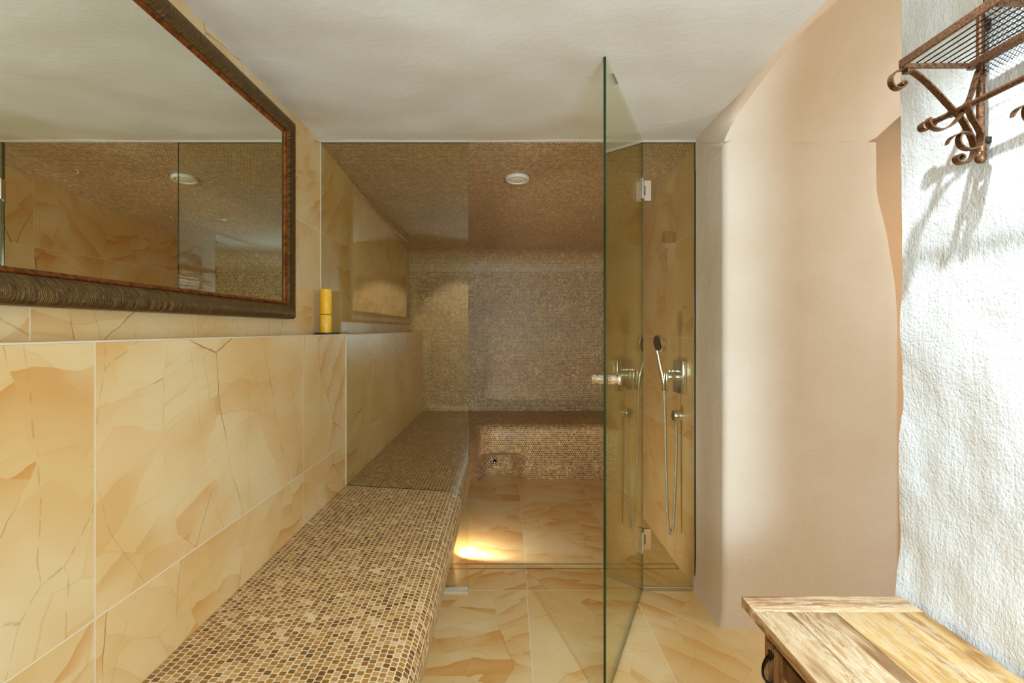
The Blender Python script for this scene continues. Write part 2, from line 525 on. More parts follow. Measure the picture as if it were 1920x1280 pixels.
    def prism(self, poly, frame, d0, d1, mi=0, mi_side=None):
        a = [frame(x, z, d0) for x, z in poly]
        b = [frame(x, z, d1) for x, z in poly]
        self.face(a, None, mi)
        self.face(b[::-1], None, mi)
        n = len(poly)
        for i in range(n):
            j = (i + 1) % n
            self.face([a[j], a[i], b[i], b[j]], None, mi if mi_side is None else mi_side)

    def build(self, name, mats, parent=None, smooth=None, fix=True, origin=None):
        me = bpy.data.meshes.new(name)
        me.from_pydata(self.v, [], self.f)
        ul = me.uv_layers.new(name='UVMap')
        k = 0
        for q in self.uv:
            for c in q:
                ul.data[k].uv = c[:2]
                k += 1
        mats = mats if isinstance(mats, (list, tuple)) else [mats]
        for m in mats:
            me.materials.append(m)
        for p, mi in zip(me.polygons, self.mi):
            p.material_index = mi
        bm = bmesh.new()
        bm.from_mesh(me)
        bmesh.ops.remove_doubles(bm, verts=bm.verts, dist=1e-5)
        if fix:
            bmesh.ops.recalc_face_normals(bm, faces=bm.faces)
        if origin is not None:
            bmesh.ops.translate(bm, verts=bm.verts, vec=-Vector(origin))
        bm.to_mesh(me)
        bm.free()
        if smooth is not None:
            for p in me.polygons:
                p.use_smooth = True
            me.set_sharp_from_angle(angle=radians(smooth))
        o = bpy.data.objects.new(name, me)
        COL.objects.link(o)
        if origin is not None:
            o.location = origin
        if parent is not None:
            o.parent = parent
            bpy.context.view_layer.update()
            o.matrix_parent_inverse = parent.matrix_world.inverted()
        return o


def smooth2(pts, per=6):
    """Catmull-Rom through points of any dimension"""
    out = []
    n = len(pts)
    for i in range(n - 1):
        p0, p1, p2, p3 = pts[max(i - 1, 0)], pts[i], pts[i + 1], pts[min(i + 2, n - 1)]
        for k in range(per):
            t = k / per
            out.append(tuple(0.5 * (2 * b + (c - a) * t + (2 * a - 5 * b + 4 * c - d) * t * t + (3 * b - a - 3 * c + d) * t ** 3)
                             for a, b, c, d in zip(p0, p1, p2, p3)))
    out.append(tuple(pts[-1]))
    return out


def struct(o, label=None):
    o['kind'] = 'structure'
    if label:
        o['label'] = label
    return o


def tag(o, label, cat, group=None):
    o['label'] = label
    o['category'] = cat
    if group:
        o['group'] = group
    return o


def empty(name, loc, label, cat, group=None):
    o = bpy.data.objects.new(name, None)
    COL.objects.link(o)
    o.location = loc
    o.empty_display_size = 0.05
    bpy.context.view_layer.update()
    return tag(o, label, cat, group)


def rough(x, y, z, amp, sc):
    return mnoise.noise(Vector((x * sc, y * sc, z * sc))) * amp + mnoise.noise(Vector((x * sc * 2.7 + 5, y * sc * 2.7, z * sc * 2.7))) * amp * 0.4


def at(px, py, Y):
    return Vector(((px - CX) * Y / F, Y, H - (py - CY) * Y / F))


# ------------------------------------------------------------------ sizes of the place
YG = F / 425.0                      # glass plane
XU, XL, XR = -0.8235, -0.711, 0.835  # upper left wall, ledge face, right wall
YB = 4.40                            # back wall of the steam room
ZC = H + 0.83                        # plaster ceiling
ZLEDGE = H - 0.020
YP = 2.0                             # front of the pier
XW = 0.842                           # white wall with the rack
YW1 = F * XW / 738.0                 # its far end
YREAR = -2.55

# floor ------------------------------------------------------------
mb = MB()
uvf = lambda x, y: ((x - 0.087) / 0.467, (y - YG) / 0.93)
mb.face([(-0.9, YREAR, 0), (2.3, YREAR, 0), (2.3, YG, 0), (-0.9, YG, 0)], [uvf(x, y) for x, y in ((-0.9, YREAR), (2.3, YREAR), (2.3, YG), (-0.9, YG))])
uvs = lambda x, y: ((x - 0.093) / 0.467, (y - 3.48) / 1.186 + 7)
mb.face([(-0.9, YG, 0), (2.3, YG, 0), (2.3, YB + .1, 0), (-0.9, YB + .1, 0)], [uvs(x, y) for x, y in ((-0.9, YG), (2.3, YG), (2.3, YB + .1), (-0.9, YB + .1))])
struct(mb.build('floor', M['stone_floor']))

# left wall: low front wall with ledge, and the upper wall set back behind it --------------------------
YL0 = -0.30
def uv_low(c, ax):
    if ax == 0:
        return ((c[1] - 1.82) / 0.922 + 20, (c[2] - ZLEDGE) / 0.48 + 20)
    if ax == 2:
        return ((c[1] - 1.82) / 0.922 + 40.0, (c[0] - XL) / 0.48 + 40.5)
    return (c[0] / 0.922 + 30.5, (c[2] - ZLEDGE) / 0.48 + 20)
mb = MB()
mb.box(XU - 0.05, XL, YL0, YB, 0.0, ZLEDGE, uv_low)
struct(mb.build('wall_left', M['stone']))
mb = MB()
uv_up = lambda c, ax: ((c[1] - 1.82) / 0.922 + 20, (c[2] - (H + 0.435)) / 0.4665 + 20)
mb.box(XU - 0.15, XU, YL0, YB, ZLEDGE, ZC + 0.05, uv_up)
struct(mb.build('wall_left_upper', M['stone_up']))
# pale joint along the front edge of the ledge
mb = MB()
mb.tube([(XL - 0.0005, YL0, ZLEDGE - 0.0005), (XL - 0.0005, YB, ZLEDGE - 0.0005)], 0.0022, 6)
struct(mb.build('trim_1', M['silicone']))

# steam room shell: mosaic ceiling that bends into the mosaic back wall -------------------------------
def z_steam(y):
    return H + 0.826 + (y - YG) * (0.645 - 0.826) / (YB - YG)
prof = []
y = YG
while y < YB - 0.16:
    prof.append((y, z_steam(y)))
    y += 0.08
prof.append((YB - 0.15, z_steam(YB - 0.15)))
pc = Vector((YB, z_steam(YB)))
for k in range(1, 9):
    t = k / 8
    a, b, c = Vector((YB - 0.15, z_steam(YB - 0.15))), pc, Vector((YB, pc.y - 0.15))
    q = a * (1 - t) ** 2 + b * 2 * t * (1 - t) + c * t * t
    prof.append((q.x, q.y))
acc = [0.0]
for a, b in zip(prof, prof[1:]):
    acc.append(acc[-1] + sqrt((a[0] - b[0]) ** 2 + (a[1] - b[1]) ** 2))
mb = MB()
xs = [XU - 0.02, -0.3, 0.3, XR + 0.02]
mb.grid([[(x, p[0], p[1]) for p in prof] for x in xs], [[(x, a) for a in acc] for x in xs], flip=True)
struct(mb.build('ceiling_steam_room', M['mosaic_ceiling'], smooth=40))
mb = MB()
zt = prof[-1][1]
mb.face([(XU - .02, YB, 0), (XR + .02, YB, 0), (XR + .02, YB, zt), (XU - .02, YB, zt)],
        [(x, acc[-1] + zt - z) for x, z in ((XU - .02, 0), (XR + .02, 0), (XR + .02, zt), (XU - .02, zt))])
mb.box(XU - .2, XR + .2, YB + 0.002, YB + 0.1, 0, 2.1)
struct(mb.build('wall_back', M['mosaic_wall'], fix=False))
mb = MB()
mb.box(XU - .2, XR + .3, YG + 0.03, YB + 0.1, ZC + 0.02, ZC + 0.1)
struct(mb.build('ceiling_slab', M['ceil']))

# right wall of the steam room ---------------------------------------------------------------------
mb = MB()
uv_r = lambda c, ax: ((c[1] - 2.70) / 0.922 + 20, (c[2] - (H + 0.430)) / 0.4665 + 20)
mb.box(XR, XR + 0.06, YG + 0.001, YB + .02, 0, ZC + 0.02, uv_r)
struct(mb.build('wall_right_shower', M['stone_right']))

# plaster ceiling ------------------------------------------------------------------------------------
mb = MB()
nx, ny = 60, 90
edgeA = smooth2([(1305, 260), (1331, 232), (1356, 206), (1390, 169), (1427, 128), (1459, 89), (1499, 47), (1525, 24), (1550, -2), (1606, -60), (1690, -150)], 4)
edgeA3 = []
for (axp, ayp) in edgeA:
    ya = min((ZC - H) * F / (CY - ayp), YG + 0.01)
    edgeA3.append(((axp - CX) * ya / F, ya))
def xa(y):
    if y >= edgeA3[0][1]:
        return XR - 0.004 - (XR - 0.004 - edgeA3[0][0]) * min(1, (YG + .004 - y) / (YG + .004 - edgeA3[0][1]))
    for (x1, y1), (x0, y0) in zip(edgeA3, edgeA3[1:]):
        if y0 <= y <= y1:
            return x0 + (x1 - x0) * (y - y0) / (y1 - y0)
    return edgeA3[-1][0] + (0.80 - edgeA3[-1][0]) * min(1, (edgeA3[-1][1] - y) / 0.2)
P = []
for i in range(nx + 1):
    row = []
    for j in range(ny + 1):
        y = -0.42 + (YG + 0.004 + 0.42) * j / ny
        x = XU + (xa(y) - XU) * i / nx
        e = min(1, (YG - y) / 0.12)
        z = ZC + rough(x, y, 0, 0.012, 2.1) * max(e, 0.12)
        if x < XU + 0.12:
            z += rough(x * 2, y * 2, 4, 0.006, 3.5)
        row.append((x, y, z))
    P.append(row)
mb.grid(P, [[(p[0], p[1]) for p in r] for r in P], flip=True)
# rounded lip where the plaster ends above the glass
lip = [(YG - 0.03, ZC + 0.002), (YG - 0.016, ZC - 0.002), (YG - 0.008, ZC - 0.0042), (YG - 0.001, ZC - 0.0042), (YG + 0.006, ZC - 0.002), (YG + 0.012, ZC + 0.006), (YG + 0.014, ZC + 0.04)]
mb.grid([[(x, q[0], q[1]) for q in lip] for x in [XU + (XR - XU) * k / 20 for k in range(21)]])
struct(mb.build('ceiling', M['ceil'], smooth=60))

# pier between the glass room and the passage: reveal, front, cove --------------------------------------
cove = [(2.0, 0.72), (1.965, 0.79), (1.92, 0.862), (1.86, 0.938), (1.78, 1.02), (1.68, 1.10), (1.54, 1.175), (1.36, 1.23), (1.1, 1.265), (0.7, 1.28), (-0.42, 1.28)]
def xe(z):          # ragged right edge of the pier front
    k = [(0, 1.515), (0.6, 1.51), (1.20, 1.51), (1.35, 1.498), (1.45, 1.478), (1.55, 1.455), (1.535 + .0, 1.46)]
    k = [(0, 1.515), (1.2, 1.512), (1.34, 1.502), (1.45, 1.482), (1.53, 1.470), (1.60, 1.452), (1.66, 1.436), (1.70, 1.432), (1.87, 1.430)]
    for (z0, x0), (z1, x1) in zip(k, k[1:]):
        if z0 <= z <= z1:
            return x0 + (x1 - x0) * (z - z0) / (z1 - z0)
    return k[-1][1]
mb = MB()
zs = [H + 0.72 - (H + 0.72) * (1 - k / 48) for k in range(49)]
rad = 0.022
def pier_row(z):
    flare = 0.012 * math.exp(-z / 0.05)
    row = [(XR - flare, YG + 0.03, z), (XR - flare, YG - 0.1, z)]
    for k in range(7):
        a = pi / 2 * k / 6
        row.append((XR + rad - rad * cos(a) - flare, YP + rad - rad * sin(a), z))
    x1 = xe(z)
    for k in range(1, 25):
        row.append((XR + rad + (x1 - 0.02 - XR - rad) * k / 24, YP, z))
    row.append((x1 - 0.006, YP + 0.005, z))
    row.append((x1, YP + 0.02, z))
    row.append((x1 + 0.01, YP + 0.32, z))
    out = []
    for p in row:
        n = rough(*p, 0.005, 4.0)
        out.append((p[0] + n * 0.6, p[1] + n, p[2]))
    return out
P = [pier_row(z) for z in zs]
mb.grid(P, [[(p[0], p[2]) for p in r] for r in P])
mb.grid([P[-1], [(p[0] + 0.02, p[1] + 0.06, p[2]) for p in P[-1]]])
struct(mb.build('wall_pier', M['pier'], smooth=60))
# cove above it, running into the ceiling of the passage and the room
mb = MB()
cs = smooth2(cove, 5)
edgeB = smooth2([(1357, 267), (1365, 247), (1381, 219), (1403, 187), (1430, 150), (1456, 117), (1487, 80), (1521, 44), (1568, 4), (1620, -48), (1690, -120)], 4)
def on_vault(px, py):
    k = (CY - py) / F
    for (y0, z0), (y1, z1) in zip(cs, cs[1:]):
        f0, f1 = z0 - k * y0, z1 - k * y1
        if f0 <= 0 <= f1:
            q = f0 / (f0 - f1)
            yy = y0 + (y1 - y0) * q
            return ((px - CX) * yy / F, yy, H + k * yy)
    return ((px - CX) * 2.0 / F, 2.0, H + 0.72)
edgeB3 = [on_vault(*q) for q in edgeB]
def xb_(y):
    for (x1, y1, _), (x0, y0, _) in zip(edgeB3, edgeB3[1:]):
        if y0 <= y <= y1 and y1 > y0:
            return x0 + (x1 - x0) * (y - y0) / (y1 - y0)
    return edgeB3[0][0] if y > edgeB3[0][1] else edgeB3[-1][0] + (1.3 - edgeB3[-1][0]) * min(1, (edgeB3[-1][1] - y) / 0.6)
P = []
for i in range(41):
    row = []
    for (yy, zz) in cs:
        x = xb_(yy) + (2.3 - xb_(yy)) * i / 40
        dz = 0 if i == 0 else rough(x, yy, zz, 0.006, 4.0) * (1 if yy < 1.98 else 0)
        lift = 0.0
        if x > 1.40:
            lift = min(0.16, (x - 1.40) * 0.9) * max(0.0, min(1.0, (yy - 1.2) / 0.7))
        row.append((x, yy, H + zz + dz + lift))
    P.append(row)
mb.grid(P, [[(p[0], p[1]) for p in r] for r in P])
# the groin: a narrow sloping face between the flat ceiling and the vault, seen almost edge-on
S = []
for (bxp, byp), (axp, ayp) in zip(edgeB, edgeA):
    ya = min((ZC - H) * F / (CY - ayp), YG + 0.01)
    a = Vector(((axp - CX) * ya / F, ya, ZC + 0.004))
    b = Vector(on_vault(bxp, byp))
    row = []
    for k in range(7):
        t_ = k / 6
        q = a.lerp(b, t_)
        q.z -= 0.012 * sin(pi * t_)
        row.append(tuple(q))
    S.append(row)
last = S[-1]
S.append([(0.80 + 0.5 * k / 6, 0.75, ZC + 0.004 + (1.27 - 0.83) * k / 6) for k in range(7)])
S.append([(0.80 + 0.5 * k / 6, -0.42, ZC + 0.004 + (1.27 - 0.83) * k / 6) for k in range(7)])
mb.grid(S)
# reveal between the glass and the start of the groin
mb.grid([[S[0][0], (XR - 0.003, YG + 0.01, ZC + 0.004), (XR - 0.002, YG + 0.01, H + 0.70)], [S[0][-1], S[0][-1], (XR - 0.002, YP + 0.01, H + 0.70)]])
struct(mb.build('ceiling_cove', M['pier'], smooth=50))

# white wall with the rack ---------------------------------------------------------------------------
mb = MB()
YW0 = 0.20
P = []
ny, nz = 70, 130
for i in range(ny + 1):
    y = YW0 + (YW1 - YW0) * i / ny
    row = []
    for j in range(nz + 1):
        z = 2.12 * j / nz
        n = rough(0, y, z, 0.006, 5.0) + rough(3, y * 1.0, z * 0.4, 0.003, 14.0)
        rag = 0
        if i == ny:
            rag = rough(9, 2, z, 0.0035, 9.0) - (0.004 if z > 0.97 else 0)
        foot = -0.012 * math.exp(-max(z - 0.58, 0) / 0.05) * max(0, (y - 0.6) / 0.5)
        row.append((XW + n + foot, y + rag, z))
    P.append(row)
mb.grid(P, [[(p[1], p[2]) for p in r] for r in P])
E = [[P[-1][j], (XW + 0.02, P[-1][j][1] + 0.004, P[-1][j][2]), (XW + 0.20, P[-1][j][1] + 0.004, P[-1][j][2])] for j in range(nz + 1)]
mb.grid(E)
E = [[P[0][j], (XW + 0.20, YW0, P[0][j][2])] for j in range(nz + 1)]
mb.grid(E)
mb.face([(XW + 0.2, YW0, 0), (XW + .2, YW1, 0), (XW + .2, YW1, 2.12), (XW + .2, YW0, 2.12)])
struct(mb.build('wall_right', M['white'], smooth=60))

mb = MB()
mb.box(XW, XW + 0.2, -0.42, YW0, 1.96, 2.5)
mb.box(XW + .01, XW + 0.2, YW0, YW1 - .02, 2.0, 2.5)
struct(mb.build('wall_right_lintel', M['white']))

# passage and the room behind the camera (closed, seen only in reflections) ------------------------------
mb = MB()
mb.box(1.36, 2.4, YP + 0.33, YP + 0.43, 0, 2.6)
mb.box(2.3, 2.4, YREAR, YP + 0.43, 0, 2.6)
struct(mb.build('wall_passage', m_plaster('passage_plaster', srgb(226, 192, 154), srgb(220, 182, 142), 6.0, 0.2, 0.003)))
mb = MB()
mb.box(-0.95, 2.4, YREAR - 0.1, YREAR, 0, 2.2)
mb.box(-0.97, -0.86, YREAR, YL0, 0, 2.2)
struct(mb.build('wall_rear', M['ceil']))
mb = MB()
mb.box(-0.95, 2.4, YREAR - .1, -0.42, 1.985, 2.1)
mb.box(-0.95, 2.4, -0.45, YG + 0.10, 2.5, 2.6)
mb.box(-0.95, 2.4, -0.47, -0.42, 1.99, 2.6)
struct(mb.build('ceiling_rear_room', M['ceil']))
mb = MB()
mb.box(-0.86, -0.17, -0.46, -0.31, 0, H + 0.49, lambda c, ax: (c[0] if ax != 0 else c[1], c[2]))
struct(mb.build('wall_rear_mosaic', M['mosaic']))
mb = MB()
mb.box(-0.86, -0.17, -0.46, -0.31, H + 0.49, 2.0, uv_up)
struct(mb.build('wall_rear_tiled', M['stone_up']))

# ------------------------------------------------------------------ mosaic bench
BN = -0.195                  # nose line (x) of the long arm, 3.91 (y) of the short arm
YN, RC = 3.91, 0.13
YBEN = -0.25
# profile of the front: (inset from the nose, height)
bp = [(0.0685, H - 0.713), (0.050, H - 0.7155), (0.034, H - 0.720), (0.020, H - 0.728), (0.009, H - 0.741), (0.002, H - 0.757), (0.0, H - 0.775),
      (0.001, H - 0.80), (0.006, H - 0.835), (0.016, H - 0.88), (0.030, H - 0.93), (0.047, H - 0.99), (0.065, H - 1.06), (0.080, H - 1.115), (0.090, 0.0)]
bp = smooth2(bp, 3)
cl = [0.0]
for a, b in zip(bp, bp[1:]):
    cl.append(cl[-1] + sqrt((a[0] - b[0]) ** 2 + (a[1] - b[1]) ** 2))
path = []                    # (kind, parameter)
for k in range(61):
    path.append(('a', YBEN + (YN - RC - YBEN) * k / 60))
for k in range(1, 16):
    path.append(('c', pi / 2 * k / 16))
for k in range(0, 81):
    path.append(('b', BN + RC + (XR - .0015 - BN - RC) * k / 80))
def bpos(p, ins):
    k, q = p
    if k == 'a':
        return BN - ins, q
    if k == 'b':
        return q, YN + ins
    cx, cy = BN + RC, YN - RC
    return cx - (RC + ins) * cos(q), cy + (RC + ins) * sin(q)
def ss(a, b, v):
    t = min(1, max(0, (v - a) / (b - a)))
    return t * t * (3 - 2 * t)
def scoop(x, y, z):
    if y < 3.6:
        return 0.0
    bx = ss(-0.245, -0.135, x) * (1 - ss(0.02, 0.16, x))
    return 0.15 * bx * (1 - ss(0.165, 0.215, z))
mb = MB()
rows, uvr = [], []
L = 0.0
prev = None
for p in path:
    m = bpos(p, 0)
    if prev:
        L += sqrt((m[0] - prev[0]) ** 2 + (m[1] - prev[1]) ** 2)
    prev = m
    r = []
    for ins, z in bp:
        x, y = bpos(p, ins)
        y += scoop(x, y, z)
        r.append((x, y, z))
    rows.append(r)
    uvr.append([(L, c) for c in cl])
mb.grid(rows, uvr)
# seat
zt0, zw = bp[0][1], H - 0.687
top, tuv = [], []
for p in path:
    x0, y0 = bpos(p, bp[0][0])
    if p[0] == 'a':
        w = (XL + .0015, p[1])
    elif p[0] == 'b':
        w = (p[1], YB - .0015)
    else:
        q = p[1]
        w = (XL + .0015, YN - RC + (YB - .0015 - YN + RC) * min(1, q / (pi / 4))) if q <= pi / 4 else (XL + .0015 + (BN + RC - XL) * (q - pi / 4) / (pi / 4), YB - .0015)
    r, u = [], []
    for k in range(5):
        t = k / 4
        x, y = x0 + (w[0] - x0) * t, y0 + (w[1] - y0) * t
        r.append((x, y, zt0 + (zw - zt0) * t))
        u.append((y, -(x - (BN - bp[0][0]))))
    top.append(r)
    tuv.append(u)
mb.grid(top, tuv, flip=True)
mb.grid([[r[-1], (r[-1][0], r[-1][1], 0.001)] for r in top])
mb.grid([[(r[-1][0], r[-1][1], 0.001), (f[-1][0], f[-1][1], 0.001), f[-1]] for r, f in zip(top, rows)])
for k in (0, -1):
    mb.cap([tuple(q) for q in rows[k]] + [(rows[k][-1][0], rows[k][-1][1], 0.001), (top[k][-1][0], top[k][-1][1], 0.001)] + [tuple(q) for q in top[k][::-1][:-1]])
bench = mb.build('tiled_bench', M['mosaic'], smooth=35, fix=True)
tag(bench, 'long built-in bench covered in small brown travertine mosaic along the left wall', 'bench')

# steam outlet in the scooped foot of the bench
nz = Vector((-0.093, 4.065, 0.115))
mb = MB()
mb.lathe([(0.0, 0.012), (0.010, 0.010), (0.014, 0.004), (0.015, -0.03)], nz, (0, -1, 0), 20)
so = mb.build('steam_outlet', M['iron'], smooth=40, origin=nz)
tag(so, 'small round dark metal steam outlet in the scooped foot of the mosaic bench', 'outlet')
mb = MB()
mb.lathe([(0.0, 0.0172), (0.005, 0.0165), (0.006, 0.011)], nz, (0, -1, 0), 14)
mb.build('tip', M['chrome'], so, smooth=40)

# ------------------------------------------------------------------ glass
TH = 0.008
fg = lambda a, b, c: (a, YG + c, b)
lp = empty('glass_panel', (-0.45, YG, 0.46), 'tall fixed clear glass panel standing on the mosaic bench, left of the doorway', 'glass panel')
bpoly = [(BN - ins - 0.0005 if False else BN - ins + 0.0012, z) for ins, z in bp if z > 0.016]
poly = [(XU + 0.002, ZC - 0.005), (-0.169, ZC - 0.005), (-0.169, 0.012), (bpoly[-1][0], 0.012)] + bpoly[::-1] + \
       [(XL + 0.002, zw + 0.002), (XL + 0.002, ZLEDGE + 0.003), (XU + 0.002, ZLEDGE + 0.003)]
mb = MB()
mb.prism(poly, fg, 0.0, TH, 0, 1)
mb.build('pane', [M['glass'], M['glass_edge']], lp)
mb = MB()
mb.rbox(-0.278, -0.168, YG - 0.005, YG + TH + 0.005, 0.0005, 0.016, 0.0012, 1)
mb.build('bottom_channel', M['alu'], lp)
mb = MB()
mb.rbox(XU + 0.0005, XU + 0.0035, YG - 0.0025, YG + TH + 0.002, ZLEDGE, ZC - 0.004, 0.001, 1)
mb.rbox(XL + 0.0005, XL + 0.0035, YG - 0.0025, YG + TH + 0.002, zw, ZLEDGE, 0.001, 1)
mb.build('silicone_seal', M['silicone'], lp)

rp = empty('glass_panel', (0.718, YG, 0.0), 'narrow fixed clear glass panel by the right wall that carries the two hinges', 'glass panel')
mb = MB()
mb.prism([(0.602, 0.012), (XR - 0.003, 0.012), (XR - 0.003, ZC - 0.005), (0.602, ZC - 0.005)], fg, 0.0, TH, 0, 1)
mb.build('pane', [M['glass'], M['glass_edge']], rp)
mb = MB()
mb.rbox(0.60, XR - 0.001, YG - 0.005, YG + TH + 0.005, 0.0005, 0.016, 0.0012, 1)
mb.build('bottom_channel', M['alu'], rp)
mb = MB()
mb.rbox(XR - 0.004, XR - 0.0005, YG - 0.002, YG + TH + 0.002, 0.016, ZC + 0.003, 0.001, 1)
mb.build('seal', M['dark'], rp)

HX, HY = 0.598, YG - 0.003
EX, EY = 0.299, 1.585
dd = Vector((EX - HX, EY - HY, 0))
DL = dd.length
dd.normalize()
dn = Vector((-dd.y, dd.x, 0))        # towards the camera side
if dn.x < 0:
    dn = -dn
door = empty('glass_door', (HX, HY, 0.0), 'clear glass door with green edge standing open towards the viewer', 'door')
fd = lambda a, b, c: (HX + dd.x * a + dn.x * c, HY + dd.y * a + dn.y * c, b)
mb = MB()
mb.prism([(0.004, 0.012), (DL, 0.012), (DL, ZC + 0.004), (0.004, ZC + 0.004)], fd, -TH / 2, TH / 2, 0, 1)
mb.build('pane', [M['glass'], M['glass_edge']], door)
# hinges: one leaf clamps the fixed pane, the other the door
for zc in (H + 0.612, H - 0.922):
    mb = MB()
    mb.rbox(0.603, 0.636, YG - 0.007, YG - 0.0002, zc - 0.045, zc + 0.045, 0.001, 1)
    mb.rbox(0.603, 0.636, YG + TH + 0.0002, YG + TH + 0.007, zc - 0.045, zc + 0.045, 0.001, 1)
    hg = mb.build('hinge', M['satin'], door)
    mb = MB()
    mb.rbox(0.6065, 0.6105, YG - 0.0082, YG - 0.0065, zc - 0.021, zc + 0.021, 0.0004, 1)
    mb.build('slot', M['dark'], hg)
    mb = MB()
    R4 = Matrix(((dd.x, dn.x, 0, HX), (dd.y, dn.y, 0, HY), (0, 0, 1, 0), (0, 0, 0, 1)))
    for s in (-1, 1):
        a, b = sorted((s * (TH / 2 + 0.0002), s * (TH / 2 + 0.007)))
        mb.rbox(0.006, 0.045, a, b, zc - 0.045, zc + 0.045, 0.001, 1, R4)
    mb.build('leaf', M['satin'], hg)
# knob, one half on each face
kp = Vector(fd(DL - 0.030, H - 0.154, 0))
prof_k = [(0.0, 0.046), (0.0145, 0.045), (0.0165, 0.041), (0.0165, 0.037), (0.0125, 0.033), (0.0125, 0.029), (0.0155, 0.026), (0.0165, 0.020),
          (0.0165, 0.0145), (0.015, 0.0135), (0.015, 0.012), (0.0165, 0.011), (0.0165, 0.0055), (0.0, 0.0048)]
for s in (1, -1):
    mb = MB()
    mb.lathe(prof_k, kp, dn * s, 32)
    mb.build('knob', M['chrome'], door, smooth=35)

# ------------------------------------------------------------------ mirror
MY0, MY1, MZ0, MZ1 = 0.26, 1.957, H + 0.040, H + 0.777
mir = empty('wall_mirror', (XU, (MY0 + MY1) / 2, MZ0), 'large mirror in a ribbed bronze frame hanging on the tiled wall', 'mirror')
fw = 0.063
fprof = [(0.0, 0.0), (0.0, 0.020), (0.002, 0.027), (0.008, 0.033), (0.017, 0.0365), (0.027, 0.0365), (0.036, 0.034), (0.044, 0.029), (0.050, 0.023), (0.0525, 0.018)]
lprof = [(0.0525, 0.010), (0.0525, 0.020), (0.0545, 0.0215), (0.0570, 0.0205), (0.0585, 0.0175), (0.0625, 0.0155), (0.063, 0.0135), (0.063, 0.010)]
def frame_sweep(prof):
    mb = MB()
    ac = [0.0]
    for a, b in zip(prof, prof[1:]):
        ac.append(ac[-1] + sqrt((a[0] - b[0]) ** 2 + (a[1] - b[1]) ** 2))
    corners = [((MY0, MZ0), (1, 1)), ((MY1, MZ0), (-1, 1)), ((MY1, MZ1), (-1, -1)), ((MY0, MZ1), (1, -1))]
    for k in range(4):
        (c0, d0), (c1, d1) = corners[k], corners[(k + 1) % 4]
        A = [(XU + h, c0[0] + d0[0] * w_, c0[1] + d0[1] * w_) for w_, h in prof]
        B = [(XU + h, c1[0] + d1[0] * w_, c1[1] + d1[1] * w_) for w_, h in prof]
        ax = 1 if k % 2 == 0 else 2
        mb.grid([A, B], [[(p[ax] + 3 * k, a) for p, a in zip(A, ac)], [(p[ax] + 3 * k, a) for p, a in zip(B, ac)]])
    return mb
frame_sweep(fprof).build('frame', M['frame'], mir, smooth=50)
frame_sweep(lprof).build('inner_lip', M['lip'], mir, smooth=50)
mb = MB()
mb.box(XU + 0.010, XU + 0.0135, MY0 + 0.05, MY1 - 0.05, MZ0 + 0.05, MZ1 - 0.05)
mb.build('mirror_glass', M['mirror'], mir)

# ------------------------------------------------------------------ candle on its slate dish
cxy = (-0.776, 2.232)
mb = MB()
mb.lathe([(0.0, 0.0), (0.050, 0.0), (0.0535, 0.003), (0.0535, 0.006), (0.051, 0.0075), (0.0, 0.0075)], (-0.768, 2.232, ZLEDGE + 0.0005), (0, 0, 1), 40)
dish = mb.build('candle_dish', M['plate'], smooth=40, origin=(-0.768, 2.232, ZLEDGE))
tag(dish, 'flat round dark dish under the yellow candle on the tiled ledge', 'dish')
zb = ZLEDGE + 0.008
cand = empty('pillar_candle', (cxy[0], cxy[1], zb), 'yellow pillar candle with a dark band standing on the ledge by the glass', 'candle')
mb = MB()
mb.lathe([(0.0, 0.0), (0.0232, 0.0), (0.0238, 0.002), (0.0238, 0.074), (0.0232, 0.0755), (0.0, 0.0755)], (cxy[0], cxy[1], zb), (0, 0, 1), 36)
mb.build('wax_body', M['wax'], cand, smooth=40)
mb = MB()
mb.lathe([(0.0, 0.0755), (0.0222, 0.0755), (0.0222, 0.079), (0.0, 0.079)], (cxy[0], cxy[1], zb), (0, 0, 1), 36)
mb.build('band', m_plain('band_brown', srgb(92, 62, 30), 0.6), cand, smooth=40)
mb = MB()
mb.lathe([(0.0, 0.079), (0.0232, 0.079), (0.0240, 0.081), (0.0240, 0.183), (0.0225, 0.1855), (0.016, 0.184), (0.0, 0.181)], (cxy[0], cxy[1], zb), (0, 0, 1), 36)
mb.build('wax_body', M['wax'], cand, smooth=40)
mb = MB()
mb.tube([(cxy[0], cxy[1], zb + 0.180), (cxy[0] + .0005, cxy[1], zb + 0.186), (cxy[0] + 0.002, cxy[1], zb + 0.189)], 0.001, 6)
mb.build('wick', M['dark'], cand)

# ------------------------------------------------------------------ steam-room ceiling fittings
slope = math.atan2(z_steam(3) - z_steam(2), 1.0)
dnv = Vector((0, sin(slope), -cos(slope)))
def on_ceiling(x, y):
    return Vector((x, y, z_steam(y)))
mb = MB()
o = on_ceiling(0.0555, 2.705)
mb.lathe([(0.060, 0.0), (0.0615, 0.003), (0.0615, 0.013), (0.0585, 0.0165), (0.051, 0.0175), (0.0455, 0.016), (0.0435, 0.011), (0.041, 0.0105)], o, dnv, 56)
sp = empty('ceiling_speaker', o, 'round white speaker set in the mosaic ceiling of the steam room', 'speaker')
mb.build('rim', M['speaker'], sp, smooth=40)
mb = MB()
mb.lathe([(0.0, 0.0165), (0.020, 0.0160), (0.036, 0.0140), (0.0395, 0.0115), (0.041, 0.008)], o, dnv, 48)
mb.build('grille', m_plain('grille_cream', srgb(236, 228, 208), 0.6), sp, smooth=40)
